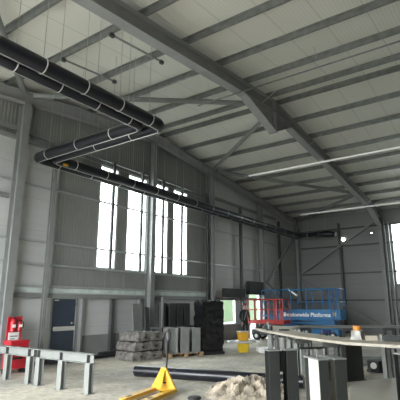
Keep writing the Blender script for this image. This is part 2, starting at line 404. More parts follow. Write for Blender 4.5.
# flange braces at rafter, thin bright V rods
for i, (x, dx) in enumerate(((12.2, .5), (16.4, .6), (21.2, .8), (23.0, .8), (25.0, .7))):
    f = MB()
    f.tube([(x, FR-.1, zp(x)-.4), (x+.12, FR-.65, zp(x)+.02)], .011, 6)
    tag(f.build('fly_brace', M['clamp'], None, True), '%s thin bright rod from the apex down the right half of main rafter' % ORD[i], 'rod', 'thin rods on the main rafter')
# long pale runs hung under the roof
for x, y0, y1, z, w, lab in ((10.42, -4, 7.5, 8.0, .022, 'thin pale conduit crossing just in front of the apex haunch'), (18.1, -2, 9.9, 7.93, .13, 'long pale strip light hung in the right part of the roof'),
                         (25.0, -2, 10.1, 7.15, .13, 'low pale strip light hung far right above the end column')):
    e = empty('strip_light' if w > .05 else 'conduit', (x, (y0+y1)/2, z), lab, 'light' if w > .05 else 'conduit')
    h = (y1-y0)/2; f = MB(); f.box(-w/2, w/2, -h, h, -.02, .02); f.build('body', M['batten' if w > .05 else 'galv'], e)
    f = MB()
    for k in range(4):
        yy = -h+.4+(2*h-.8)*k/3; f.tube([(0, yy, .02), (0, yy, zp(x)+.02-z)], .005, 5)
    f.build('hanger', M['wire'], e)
# cross bars under the purlins
for y, lab in ((7.17, 'thin cross bar under the roof purlins, nearer the main rafter'), (9.05, 'thin cross bar under the roof purlins, just above the black pipes')):
    e = empty('cross_bar', (7.27, y, 8.1), lab, 'bar', 'cross bars under the purlins')
    f = MB(); f.bar((-.98, 0, zp(6.25)-8.1-.03), (.98, 0, zp(8.2)-8.1-.03), .04, .04); f.build('channel', M['galv'], e)
    for sx in (-.93, .93):
        f = MB(); z = zp(7.27+sx)-8.1; f.box(sx-.06, sx+.06, -.04, .04, z-.09, z); f.build('bracket', M['darksteel'], e)

# ------------------------------------------------------------ overhead black pipes
ZP = 6.05; R = .15
def arc(c, r, a0, a1, n=8): return [(c[0]+r*math.cos(a0+(a1-a0)*i/n), c[1]+r*math.sin(a0+(a1-a0)*i/n), ZP) for i in range(n+1)]
def pipe(xa, ya, xc, yb, xe, ye, lab, r=R, rb=.2):
    pts = [(xa, ya, ZP)]
    pts += arc((xc-rb, ya+rb), rb, -PI/2, 0)
    pts += [(xc, ya+1.5, ZP), (xc, yb-1.5, ZP)]
    pts += arc((xc+rb, yb-rb), rb, PI, PI/2)
    pts += [(xc+6, yb, ZP), (xe-rb, yb, ZP)]
    pts += arc((xe-rb, yb-rb), rb, PI/2, 0)
    pts += [(xe, ye, ZP)]
    e = empty('overhead_pipe', (xc, ya, ZP), lab, 'pipe', 'overhead black pipes')
    f = MB(); f.tube([(x-xc, y-ya, z-ZP) for x, y, z in pts], r, 20); f.build('pipe_run', M['pipe'], e, True)
    cl = []
    x = xc-.45
    while x > xa+.1: cl.append((x, ya, 0)); x -= .98
    y = ya+1.0
    while y < yb-.6: cl.append((xc, y, 1)); y += 1.35
    x = xc+.8
    while x < xe-.3: cl.append((x, yb, 0)); x += 1.3
    y = yb-.6
    while y > ye+.1: cl.append((xe, y, 1)); y -= .7
    for (x, y, k) in cl:
        f = MB(); d = (.018, 0, 0) if k == 0 else (0, .018, 0)
        c = Vector((x-xc, y-ya, 0)); f.tube([c-Vector(d)*.6, c+Vector(d)*.6], r+.008, 20)
        cp = f.build('clamp', M['clamp'], e, True)
        f = MB(); f.tube([(c.x, c.y, r), (c.x, c.y, zp(x)-ZP)], .0055, 5); f.build('hanger_wire', M['wire'], cp)
    f = MB(); rail = [(x-xc, y-ya, z-ZP+r+.02) for x, y, z in pts]
    f.tube(rail, .012, 6); f.build('top_rail', M['galv'], e)
    f = MB(); off = [(x-xc, y-ya, z-ZP-r-.008) for x, y, z in pts]
    f.tube(off, .007, 6); f.build('edge_strip', M['clamp'], e)
    if r == R and ya < 6.8:
        f = MB(); f.box(.25, .40, 4.1, 4.16, -.17, -.11); f.build('tag', M['yellow'], e)
    return e
pipe(1.0, 6.55, 7.55, 10.85, 26.35, 9.6, 'outer of two black overhead pipes, higher in the photo')
pipe(1.0, 6.92, 7.20, 11.22, 26.72, 9.9, 'inner of two black overhead pipes, nearer the window wall')
e = empty('burner_unit', (26.4, 9.1, ZP), 'dark burner box at the far end of the black overhead pipes', 'heater')
f = MB(); f.tube([(0, .42, 0), (0, 0, -.02), (.2, -.5, -.05)], [.13, .2, .17], 16); f.build('housing', M['pipe'], e, True)
f = MB(); f.tube([(.2, -.5, -.05), (.24, -.6, -.06)], .13, 16); f.build('outlet_ring', M['clamp'], e, True)
f = MB(); f.tube([(0, 0, .18), (0, 0, zp(26.4)-ZP)], .006, 5); f.build('hanger_wire', M['wire'], e)

# end wall lamps
for y, z, r, lab in ((8.55, 5.85, .10, 'larger round bright lamp on the end wall, left of the pair'), (6.75, 6.1, .03, 'smaller bright lamp on the end wall beside the right column')):
    e = empty('wall_lamp', (X1-.06, y, z), lab, 'lamp')
    f = MB(); f.box(-.06, .055, -.08, .08, -.08, .08); f.build('housing', M['darksteel'], e)
    f = MB(); f.tube([(-.07, 0, 0), (-.06, 0, 0)], r, 16); f.build('lens', M['led'], e)

# ------------------------------------------------------------ benches (steel trestles)
def trestle(name, lab, x, ys, h, mb='pale'):
    y0, y1 = ys[0]-.12, ys[-1]+.12
    e = empty(name, (x, (y0+y1)/2, 0), lab, 'trestle', 'pale steel trestles')
    c = (y0+y1)/2
    f = MB(); f.isec((0, y0-c, h-.09), (0, y1-c, h-.09), .17, .18, .012); f.build('top_beam', M[mb], e, bevel=.003)
    for y in ys:
        f = MB(); f.isec((0, y-c, .012), (0, y-c, h-.182), .14, .13, .01, up=(1, 0, 0)); lg = f.build('leg', M[mb], e)
        f = MB(); f.box(-.1, .1, y-c-.1, y-c+.1, 0, .012); f.build('foot_plate', M[mb], lg)
        f = MB(); f.box(-.08, -.012, y-c-.005, y-c+.005, h-.168, h-.012); f.box(.012, .08, y-c-.005, y-c+.005, h-.168, h-.012); f.build('stiffener', M['darksteel'], e)
    return e
trestle('steel_trestle', 'pale grey steel trestle in front of the fire point, nearer the left edge', 6.25, [9.22, 10.12, 11.0], .76)
trestle('steel_trestle', 'pale grey three-legged steel trestle right of the first, towards the yellow truck', 6.25, [7.2, 8.07, 8.86], .76)

# ------------------------------------------------------------ fire point
e = empty('fire_point', (7.08, 11.20, 0), 'red fire point stand with board and sign, against leftmost column', 'fire point')
f = MB(); f.box(-.21, .18, .10, .13, .05, 1.40); f.build('back_board', M['red'], e)
f = MB(); f.tube([(-.22, .1, 0), (-.22, .1, 1.42), (.2, .1, 1.42), (.2, .1, 0)], .014, 8); f.build('frame', M['red'], e, True)
f = MB(); f.box(-.17, .14, .08, .095, .76, 1.0); f.build('sign', M['white'], e)
f = MB(); f.box(-.13, .10, .075, .08, .88, .91); f.box(-.13, .02, .075, .08, .82, .84); f.build('sign_text_bars', M['stubgrey'], e)
for x, s_, lab in ((-.11, 1, 'large red fire extinguisher on the left of the fire point'), (.09, .8, 'smaller red and black fire extinguisher on the right of the fire point')):
    q = empty('fire_extinguisher', (7.08+x, 11.22, 1.03), lab, 'extinguisher')
    f = MB(); f.tube([(0, 0, 0), (0, 0, .26*s_), (0, 0, .31*s_), (0, 0, .33*s_)], [.07, .07, .05, .02], 16); f.build('cylinder', M['red'], q, True)
    f = MB(); f.box(-.015, .07, -.012, .012, .345*s_, .37*s_); f.tube([(0, 0, .33*s_), (0, 0, .37*s_)], .014, 8); f.build('valve', M['rubber'], q)
    f = MB(); f.tube([(.02, -.03, .35*s_), (.09, -.05, .28*s_), (.085, -.04, .08*s_)], .012, 8); f.build('hose', M['rubber'], q, True)
    f = MB(); f.box(-.04, .04, -.076, -.066, .1, .18); f.build('label', M['white'], q)
e = empty('fire_box', (6.92, 10.9, 0), 'red lidded box on legs below the fire extinguishers', 'box')
f = MB(); f.box(-.26, .26, -.18, .16, .12, .78); f.build('body', M['red'], e, bevel=.01)
f = MB(); f.box(-.28, .28, -.20, .17, .781, .82); f.build('lid', M['red'], e, bevel=.008)
f = MB(); f.box(-.13, .16, -.187, -.181, .58, .66); f.build('vent_slot', M['rubber'], e)
f = MB(); f.box(-.2, .1, -.2, -.181, .36, .41); f.build('handle', M['rubber'], e)
for sx in (-.24, .24):
    f = MB(); f.box(sx-.03, sx+.03, -.14, .12, 0, .119); f.build('foot', M['rubber'], e)

# ------------------------------------------------------------ things along the window wall
for i, (x0, x1, y, z, h) in enumerate(((7.9, 10.9, 11.62, 0, .12), (8.4, 12.2, 11.42, 0, .1), (10.3, 12.3, 11.40, .101, .1))):
    f = MB(); f.ext([(-.07, 0), (.07, 0), (.07, .012), (-.058, .012), (-.058, h-.012), (.07, h-.012), (.07, h), (-.07, h)], (x0, y, z), (x1, y, z))
    tag(f.build('steel_channel', M['darksteel']), ['long dark channel lying closest to the wall under the blue door', 'long dark channel lying on floor in front of the first one', 'shorter dark channel resting on top of the front channel'][i], 'channel', 'dark channels along the wall')
f = MB(); f.bar((0, 0, 0), (.12, .28, 1.72), .5, .05, up=(0, 1, 0))
tag(f.build('leaning_plate', M['stubgrey'], loc=(11.95, 11.2, .03)), 'grey flat panel leaning on the wall behind the wrapped packs', 'panel')
f = MB(); f.bar((0, 0, 0), (.1, .2, 1.6), .2, .05, up=(0, 1, 0))
tag(f.build('leaning_plate', M['darksteel'], loc=(12.42, 11.2, .03)), 'narrow darker panel leaning beside the wide grey one', 'panel')

def pallet(loc, rz, lab, L=1.1, W=.9, h=.13):
    e = empty('wooden_pallet', loc, lab, 'pallet', None, rz)
    f = MB()
    for k in range(6): y = -W/2+W*(k+.5)/6; f.box(-L/2, L/2, y-.055, y+.055, h-.02, h)
    f.build('deck_board', M['wood'], e)
    f = MB()
    for x in (-L/2+.06, 0, L/2-.06):
        for y in (-W/2+.06, 0, W/2-.06): f.box(x-.05, x+.05, y-.05, y+.05, .02, h-.021)
        f.box(x-.05, x+.05, -W/2, W/2, 0, .019)
    f.build('block', M['wood'], e)
    return e
def lumpy(L, W, h, amp, seed, nx=14, ny=12, nz=4):
    f = MB(); mb = f
    # subdivided box shell with noise
    idx = {}; vs = []; fs = []
    def V(i, j, k):
        key = (i, j, k)
        if key not in idx:
            p = Vector((-L/2+L*i/nx, -W/2+W*j/ny, h*k/nz)); n = noise.noise_vector(p*6+Vector((seed, 0, 0)))*amp
            e_ = .04*((k == 0)+(k == nz)); p.x *= 1-e_; p.y *= 1-e_
            if k > 0: p += n
            else: p += Vector((n.x, n.y, 0))
            idx[key] = len(vs); vs.append(p)
        return idx[key]
    for i in range(nx):
        for j in range(ny): fs.append((V(i, j, nz), V(i+1, j, nz), V(i+1, j+1, nz), V(i, j+1, nz))); fs.append((V(i, j, 0), V(i, j+1, 0), V(i+1, j+1, 0), V(i+1, j, 0)))
        for k in range(nz): fs.append((V(i, 0, k), V(i+1, 0, k), V(i+1, 0, k+1), V(i, 0, k+1))); fs.append((V(i, ny, k), V(i, ny, k+1), V(i+1, ny, k+1), V(i+1, ny, k)))
    for j in range(ny):
        for k in range(nz): fs.append((V(0, j, k), V(0, j, k+1), V(0, j+1, k+1), V(0, j+1, k))); fs.append((V(nx, j, k), V(nx, j+1, k), V(nx, j+1, k+1), V(nx, j, k+1)))
    f.add(vs, fs); return f
rzp = math.radians(-8)
for i, (dx, dy, z) in enumerate(((-.06, 0, 0), (0, .02, .29), (.05, 0, .58))):
    o = lumpy(1.12+.05*(2-i), .93, .26, .05, i*9).build('wrapped_pack', M['wrap'], None, True, loc=(11.05+dx, 10.3+dy, z+.005), rz=rzp+i*.04)
    tag(o, 'grey shrink-wrapped pack of sheets, %s of the stack of three' % ['lowest', 'middle', 'top'][i], 'pack', 'stack of wrapped packs')
    for sx in (-.3, .25):
        f = MB(); f.tube([(sx, -.49, .12), (sx, -.52, .12)], .035, 10); f.build('tube_end', M['rubber'], o)

def hstub(f, x, y, z0, z1, w, d, t=.015, ang=0.):
    """H section standing upright, flanges at -d/2 and +d/2 in y"""
    up = (-math.sin(ang), math.cos(ang), 0)
    f.isec((x, y, z0), (x, y, z1), w, d, t, up=up)
# lower stack of upright stubs on its pallet
PA = (12.5, 9.72, 0)
pallet(PA, math.radians(-22), 'low wooden pallet under the pale grey steel stubs', 1.35, .85)
for i, (u, v) in enumerate(((-.52, -.2), (-.06, -.2), (.4, -.2), (-.3, .28), (.25, .28))):
    a = math.radians(-22); x = PA[0]+u*math.cos(a)-v*math.sin(a); y = PA[1]+u*math.sin(a)+v*math.cos(a)
    e = empty('steel_stub', (x, y, .131), 'pale grey upright H section stub on low pallet, %s' % ['front left with open side', 'front middle', 'front right', 'back left', 'back right'][i], 'steel section', 'stubs on the low pallet', a)
    f = MB(); hstub(f, 0, 0, .012, .81, .34, .36) if i else hstub(f, 0, 0, .012, .81, .3, .4, .015, PI/2); f.build('section', M['stubgrey'], e)
    f = MB(); f.box(-.2, .2, -.2, .2, 0, .012); f.build('end_plate', M['stubgrey'], e)
# upper, darker row standing behind on a rack
e = empty('steel_rack', (13.45, 10.85, 0), 'dark steel rack behind the pale stubs carrying more stubs', 'rack')
f = MB(); f.box(-1.0, 1.0, -.3, .3, .84, .92); f.build('shelf', M['darksteel'], e)
for sx in (-.95, -.35, .3, .95):
    f = MB(); f.box(sx-.04, sx+.04, -.28, -.2, 0, .839); f.box(sx-.04, sx+.04, .2, .28, 0, .839); f.build('leg', M['darksteel'], e)
f = MB(); f.box(-1.0, -.94, -.3, -.24, .921, 2.0); f.build('upright', M['galv'], e)
for i, dx in enumerate((-.68, -.22, .24, .7)):
    q = empty('steel_stub', (13.45+dx, 10.85, .921), 'darker grey upright H section stub on the rack, %s from the left' % ORD[i], 'steel section', 'stubs on the rack')
    f = MB(); hstub(f, 0, 0, .012, .86, .36 if i else .12, .3); f.build('section', M['darksteel'], q)
    f = MB(); f.box(-.2, .2, -.17, .17, 0, .012); f.build('end_plate', M['darksteel'], q)
# tall black wrapped pile
e = empty('black_wrapped_pile', (13.62, 9.3, 0), 'tall pile wrapped in shiny black plastic right of the grey stubs', 'wrapped pile', None, math.radians(-30))
lumpy(.86, .72, 1.74, .045, 50, 18, 16, 26).build('wrapping', M['blackwrap'], e, True, loc=(0, 0, .1))
f = MB(); f.box(-.45, .45, -.38, .38, 0, .095); f.build('base', M['rubber'], e)
e = empty('black_wrapped_pile', (14.9, 10.2, 0), 'second black wrapped pile in the shade behind the first', 'wrapped pile')
lumpy(.75, .7, 1.9, .04, 80, 12, 12, 18).build('wrapping', M['blackwrap'], e, True, loc=(0, 0, .005))

# shutter boxes above low window and doorway
f = MB(); f.box(18.15, 20.0, 11.35, 11.6, 2.07, 2.5); tag(f.build('shutter_box', M['rubber'], bevel=.01), 'black box above the low window in the wall', 'shutter box')
f = MB(); f.box(20.7, 22.35, 11.47, 11.7, 2.25, 2.95); tag(f.build('shutter_box', M['rubber'], bevel=.01), 'larger black box above the far doorway', 'shutter box')

# ------------------------------------------------------------ long black pipe on the floor
e = empty('floor_pipe', (8.75, 6.2, .13), 'long black pipe lying on floor behind the yellow pallet truck', 'pipe')
f = MB(); f.tube([(-.35, 1.75, 0), (.55, -2.3, 0)], .13, 24); f.build('tube', M['pipe'], e, True)
f = MB(); f.tube([(-.35-.005, 1.75+.022, 0), (-.352, 1.76, 0)], .105, 24); f.build('end_cap', M['stubgrey'], e, True)

# ------------------------------------------------------------ pallet truck
A = math.atan2(-.24, -1.07)     # fork direction
e = empty('pallet_truck', (7.12, 5.98, 0), 'yellow hand pallet truck with forks pointing to the bottom edge', 'pallet truck', None, A)
# local: +x = fork direction
for s_ in (-1, 1):
    f = MB(); y = s_*.22
    f.prism([(0.02, y-.08), (1.12, y-.07), (1.18, y-.03), (1.18, y+.03), (1.12, y+.07), (0.02, y+.08)], .045, .115)
    fk = f.build('fork', M['yellow'], e, bevel=.008)
    f = MB(); f.box(.85, 1.0, y-.03, y+.03, .1151, .117); f.build('roller_slot', M['rubber'], fk)
    f = MB(); f.tube([(.95, y-.05, .03), (.95, y+.05, .03)], .03, 12); f.build('roller', M['rubber'], fk, True)
f = MB()
f.add([(0, -.31, .05), (0, .31, .05), (0, .05, .50), (0, -.05, .50), (-.06, -.31, .05), (-.06, .31, .05), (-.06, .05, .50), (-.06, -.05, .50)],
      [(0, 1, 2, 3), (7, 6, 5, 4), (0, 4, 5, 1), (1, 5, 6, 2), (2, 6, 7, 3), (3, 7, 4, 0)])
f.bar((0, 0, .45), (.18, 0, .12), .1, .03)
f.build('body', M['yellow'], e, bevel=.012)
f = MB(); f.box(.0005, .004, -.07, .07, .2, .23); f.build('marking', M['rubber'], e)
f = MB(); f.tube([(-.12, 0, .12), (-.12, 0, .42)], .045, 14); f.build('pump', M['rubber'], e, True)
for s_ in (-1, 1):
    f = MB(); f.tube([(-.14, s_*.05, .09), (-.14, s_*.11, .09)], .09, 18); f.build('steer_wheel', M['rubber'], e, True)
f = MB(); f.tube([(-.13, 0, .3), (-.16, 0, 1.0)], .02, 10); f.build('handle_shaft', M['rubber'], e, True)
f = MB(); f.tube([(-.16, 0, .98), (-.165, -.045, 1.06), (-.17, -.05, 1.17), (-.172, 0, 1.21), (-.17, .05, 1.17), (-.165, .045, 1.06), (-.16, 0, .98)], .016, 8); hl = f.build('handle_loop', M['rubber'], e, True)
f = MB(); f.box(-.175, -.155, -.02, .02, 1.02, 1.15); f.build('control_lever', M['darksteel'], e)

# ------------------------------------------------------------ crumpled tarpaulin
f = MB(); n = 40; vs = []; fs = []; 
for i in range(n+1):
    for j in range(n+1):
        u = -1+2*i/n; v = -1+2*j/n; r = math.hypot(u, v); a = math.atan2(v, u)
        sc = 1/max(abs(math.cos(a)), abs(math.sin(a))) if r > 0 else 1
        rr = r/sc
        rad = rr*(1+.18*noise.noise(Vector((math.cos(a)*1.5, math.sin(a)*1.5, 3))))
        x = math.cos(a)*rad*.95; y = math.sin(a)*rad*.7
        p = Vector((x*3.2, y*3.2, 1.7)); q = p+noise.noise_vector(p)*.8
        rid = (1-abs(noise.noise(q*1.1))*2.2); rid2 = 1-abs(noise.noise(q*2.5+Vector((5, 2, 1))))*2
        env = max(0, 1-rr**2.4)
        z = env*(.05+.25*max(rid, 0)+.10*max(rid2, 0))+.01
        vs.append((x+.05*noise.noise(p*2)*env, y, z if rr < .995 else 0))
for i in range(n):
    for j in range(n): fs.append((i*(n+1)+j, (i+1)*(n+1)+j, (i+1)*(n+1)+j+1, i*(n+1)+j+1))
f.add(vs, fs)
o = f.build('tarpaulin', M['cloth'], None, False, loc=(8.05, 4.5, .002), rz=math.radians(-50))
tag(o, 'crumpled beige tarpaulin heaped on floor in front of the black pipe', 'tarpaulin')
f = MB(); f.tube([(0, 0, 0), (0, 0, .03), (0, 0, .045)], [.13, .13, .11], 20); tag(f.build('round_cover', M['rubber'], None, True, loc=(7.12, 5.2, 0)), 'round black lid on floor at the left of the tarpaulin', 'lid')

# ------------------------------------------------------------ dark paired posts, near right
UA = math.radians(-40)
def pair(name, lab, loc, h, w1, gap, w2, dep, conn, rz=UA, m='char', litweb=False):
    """two H section legs side by side; local x = right, y = away; origin = front left corner"""
    e = empty(name, loc, lab, 'steel support', 'dark paired steel supports', rz)
    W = w1+gap+w2
    for x0, w in ((0, w1), (w1+gap, w2)):
        f = MB(); f.box(x0, x0+w, 0, .014, .016, h-.02); f.box(x0, x0+w, dep-.014, dep, .016, h-.02); f.cur = 1; f.box(x0+w*.35, x0+w*.35+.012, .0145, dep-.0145, .016, h-.02)
        lg = f.build('leg', [M[m], M['litpale' if litweb else m]], e)  # web has the flange paint; paler colour stands in for light on it
        f = MB(); f.box(x0-.015, x0+w+.015, -.015, dep+.015, h-.019, h); f.build('cap_plate', M['pale'], lg)
        f = MB(); f.box(x0-.03, x0+w+.03, -.03, dep+.03, 0, .015); f.build('foot_plate', M[m], lg)
    f = MB(); f.box(w1+.0, w1+gap, dep*.35, dep*.42, h-conn, h-.03); f.build('web_plate', M['rubber'], e)
    return e
pair('steel_support', 'dark grey paired steel support right of the tarpaulin', (6.86, 3.47, 0), 1.0, .19, .13, .2, .18, .36)
pair('steel_support', 'dark paired steel support with inner face coloured as lit, at bottom centre right', (6.17, 2.35, 0), 1.0, .15, .1, .17, .42, .32, litweb=True)
pair('steel_support', 'dark steel support standing behind the lit-faced one', (10.68, 3.40, 0), .93, .25, .02, .24, .3, .3, -PI/6)
pair('steel_support', 'dark steel support cut off by the right edge of the photo', (7.86, 1.54, 0), .96, .2, .1, .2, .3, .3)
f = MB(); f.tube([(0, 0, 0), (0, 0, .09)], .012, 8); f.tube([(0, 0, .09), (0, 0, .11)], .03, 8)
tag(f.build('lifting_bolt', M['galv'], None, True, loc=(6.30, 2.42, 1.0)), 'short bolt standing on the cap of the lit-faced support', 'bolt')

# long beams across the trestles
NEAR = [(11.91, 6.22), (10.97, 5.2), (10.08, 4.26), (9.17, 2.92), (9.03, 1.82), (10.24, 2.05), (10.39, 3.29), (11.55, 4.74), (12.88, 5.76), (14.5, 6.1), (14.55, 7.15), (13.44, 7.3), (12.9, 7.0)]
f = MB(); f.prism(NEAR, .945, 1.0)
tag(f.build('long_steel_plate', M['beige'], bevel=.003), 'long dusty beige plate lying across the supports and trestles', 'steel plate')
f = MB(); f.isec((14.98, 6.48, .96), (17.4, 3.3, .96), .2, .09, .012)
tag(f.build('long_beam', M['pale']), 'thin pale long beam crossing in front of the blue lift', 'beam')
# trestles beneath
def small_trestle(x, y, rz, lab, h=.942, L=.5, m='pale'):
    e = empty('work_stand', (x, y, 0), lab, 'work stand', 'pale stands under the long plate', rz)
    f = MB(); f.isec((-L/2, 0, h-.06), (L/2, 0, h-.06), .12, .12, .01); f.build('top_beam', M[m], e)
    for s_ in (-1, 1):
        f = MB(); f.isec((s_*(L/2-.07), 0, .01), (s_*(L/2-.07), 0, h-.122), .12, .12, .01, up=(1, 0, 0)); f.box(s_*(L/2-.07)-.08, s_*(L/2-.07)+.08, -.08, .08, 0, .01); f.build('leg', M[m], e)
    f = MB(); f.bar((-L/2+.07, 0, h-.3), (L/2-.07, 0, h-.3), .04, .05); f.build('cross_bar', M[m], e)
sts = [(12.7, 6.35, 20, 'leftmost under the tip of the plate'), (11.85, 5.55, 20, 'second from the tip of the plate'), (11.35, 4.95, -20, 'third from the tip of the plate'), (10.4, 4.35, -20, 'behind the first dark support'),
       (9.85, 3.45, -28, 'behind the lit-faced support'), (13.9, 6.6, 60, 'under the wide end near the red lift')]
for x, y, a, l in sts: small_trestle(x, y, math.radians(a), 'pale steel stand carrying the long plate, '+l)
small_trestle(11.75, 2.72, math.radians(-28), 'grey steel stand near the right edge, behind the long plate', .85, .3, 'webpale')
for x, y, l in ((15.2, 6.2, 'left end'), (16.1, 5.0, 'middle'), (17.0, 3.8, 'right end')):
    e = empty('work_stand', (x, y, 0), 'dark steel stand under the %s of the thin far beam' % l, 'work stand', 'stands under the far beam', math.radians(-52))
    f = MB(); f.box(-.2, .2, -.05, .05, .83, .912); f.build('top_beam', M['darksteel'], e)
    for s_ in (-1, 1):
        f = MB(); f.box(s_*.15-.04, s_*.15+.04, -.04, .04, 0, .829); f.build('leg', M['darksteel'], e)
f = MB(); f.box(-.3, .28, -.06, .06, 0, .03)
tag(f.build('steel_flat', M['rubber'], loc=(8.9, 3.52, .86), rz=math.radians(-40)), 'dark flat bar just above the lit-faced support', 'bar')
e = empty('work_stand', (8.9, 3.52, 0), 'narrow stand holding the dark flat bar', 'work stand', None, math.radians(-40))
f = MB(); f.box(-.03, .03, -.03, .03, .01, .858); f.build('post', M['pale'], e)
f = MB(); f.box(-.12, .12, -.12, .12, 0, .009); f.build('foot_plate', M['pale'], e)
f = MB(); f.box(.12, .24, -.03, .03, .4, .858); f.box(-.26, -.18, -.03, .03, .4, .858); f.box(-.26, .24, -.03, .03, .38, .399); f.build('side_plates', M['pale'], e)
# pale board on the floor bottom right
f = MB(); f.prism([(10.28, 3.20), (11.46, 2.50), (9.05, 1.25), (8.1, 2.60)], .0, .07)
tag(f.build('pale_board', M['board'], bevel=.01), 'wide pale board lying on floor behind the right supports', 'board')
# machine and timbers seen under the plate
e = empty('generator', (12.65, 3.15, 0), 'small black machine on floor seen under the long plate', 'machine', None, math.radians(-30))
f = MB(); f.box(-.25, .3, -.2, .2, .05, .3); f.build('body', M['rubber'], e, bevel=.03)
f = MB(); f.tube([(-.26, -.05, .18), (-.3, -.08, .18)], .08, 14); f.build('cap', M['white'], e, True)
f = MB(); f.tube([(-.42, 0, .06), (-.25, 0, .08)], .05, 10); f.tube([(.3, 0, .08), (.48, 0, .06)], .05, 10); f.box(-.2, .25, -.15, .15, 0, .049); f.build('skid', M['darksteel'], e)
for i in range(4):
    f = MB(); f.box(-.9, .9, -.06, .06, 0, .08)
    tag(f.build('timber', M['stubgrey'], loc=(13.5+i*.7, 4.0-.15*i, 0), rz=math.radians(-48-6*i)), 'grey timber batten on floor behind the black machine, %s from it' % ORD[i], 'batten', 'battens behind the machine')
# items on the long plate
e = empty('tool_bag', (9.95, 2.88, 1.0), 'white crumpled bag with an orange roll on the long plate', 'bag')
lumpy(.26, .22, .19, .05, 20, 8, 8, 6).build('bag', M['clear'], e, True)
f = MB(); f.tube([(0, 0, .17), (0, 0, .29)], .085, 16); f.build('orange_roll', M['orange'], e, True)
e = empty('power_drill', (10.75, 3.85+.0, 1.0), 'dark and navy hand tool lying on the plate left of the bag', 'tool', None, math.radians(-40))
f = MB(); f.tube([(-.12, 0, .09), (.1, 0, .09)], .045, 12); f.build('motor', M['navy'], e, True)
f = MB(); f.box(-.03, .02, -.025, .025, .0, .09); f.build('grip', M['rubber'], e)
f = MB(); f.tube([(.1, 0, .09), (.18, 0, .09)], .02, 8); f.build('chuck', M['galv'], e, True)
f = MB(); f.isec((0, 0, 0), (0, .001, .13), .05, .05, .01); tag(f.build('steel_offcut', M['pale'], loc=(9.88, 2.38, 1.0)), 'small pale upright offcut on the plate near the right edge', 'offcut')
f = MB(); f.box(-.12, .12, -.04, .04, 0, .1); tag(f.build('beige_block', M['beige'], loc=(9.88, 2.58, 1.0), rz=math.radians(-60)), 'beige block on the plate beside the upright offcut', 'block')
f = MB(); f.isec((-.28, 0, .06), (.28, 0, .06), .12, .12, .012); tag(f.build('steel_offcut', M['char'], loc=(9.9, 2.05, 1.0), rz=math.radians(-80)), 'dark short beam offcut on the plate at the right edge', 'offcut')
def crumbs(lst):
    for i, (x, y, z, s_, m, lab, nm) in enumerate(lst):
        f = MB(); f.box(-s_, s_, -s_*.5, s_*.5, 0, s_*.9); f.box(-s_*.4, s_*.5, -s_*.3, s_*.3, s_*.9, s_*1.5)
        tag(f.build(nm, M[m], bevel=.005, loc=(x, y, z), rz=i*.7), lab, 'fitting', 'small fittings on the long plate')
crumbs([(11.0, 4.05, 1, .07, 'rubber', 'small black fitting on the plate, left of the hand tool', 'steel_fitting'), (10.3, 3.0, 1, .06, 'rubber', 'small black fitting right beside the white bag', 'steel_fitting'),
        (12.9, 6.5, 1, .12, 'stubgrey', 'grey fitting on the wide end of the plate', 'steel_fitting')])
for i, (x, y, l, m, lab) in enumerate(((12.75, 6.75, .26, 'rubber', 'black angular fitting on the tip of the long plate'), (12.35, 6.35, .2, 'darksteel', 'dark clamp on the near edge of the plate beside its tip'), (11.85, 5.95, .16, 'rubber', 'black clamp on the near edge of the plate, second from its tip'))):
    e = empty('beam_clamp', (x, y, 1.0), lab, 'clamp', None, i*.8)
    f = MB(); f.box(-l/2, l/2, -.05, .05, 0, .05); f.box(-l/2, -l/2+.05, -.05, .05, .051, .12); f.build('jaw', M[m], e)
    f = MB(); f.tube([(.02, 0, .05), (.02, 0, .14)], .015, 8); f.build('screw', M['galv'], e, True)
f = MB(); f.tube([(0, 0, 0), (0, 0, .03)], .16, 20); tag(f.build('black_disc', M['rubber'], None, True, loc=(12.1, 5.6, 1.0)), 'black disc lying on the plate where it widens', 'disc')

# ------------------------------------------------------------ yellow tubs
for i, (z, m, lab) in enumerate(((.0, 'binyel', 'lower yellow tub standing on floor'), (.42, 'binor', 'upper amber tub stacked above the yellow one'))):
    e = empty('plastic_tub', (14.75, 8.52, z), lab, 'tub', 'stacked tubs', math.radians(-35))
    f = MB(); f.add([(-.15, -.13, 0), (.15, -.13, 0), (.15, .13, 0), (-.15, .13, 0), (-.18, -.16, .30), (.18, -.16, .30), (.18, .16, .30), (-.18, .16, .30)],
                    [(3, 2, 1, 0), (4, 5, 6, 7), (0, 1, 5, 4), (1, 2, 6, 5), (2, 3, 7, 6), (3, 0, 4, 7)]); f.build('tub', M[m], e, bevel=.012)
    f = MB(); f.box(-.19, .19, -.17, .17, .301, .335); f.build('rim', M['clear' if i else m], e, bevel=.006)
o = lumpy(1.25, .85, .05, .05, 33, 16, 12, 2).build('plastic_sheet', M['clear'], None, True, loc=(14.75, 8.52, .345), rz=math.radians(-50))
tag(o, 'crumpled milky plastic sheet draped between the two tubs', 'plastic sheet')
o = lumpy(.8, .5, .18, .06, 77, 12, 10, 4).build('plastic_sack', M['white'], None, True, loc=(15.3, 7.75, .002), rz=math.radians(-50))
tag(o, 'white plastic sack on floor right of the yellow tubs', 'sack')

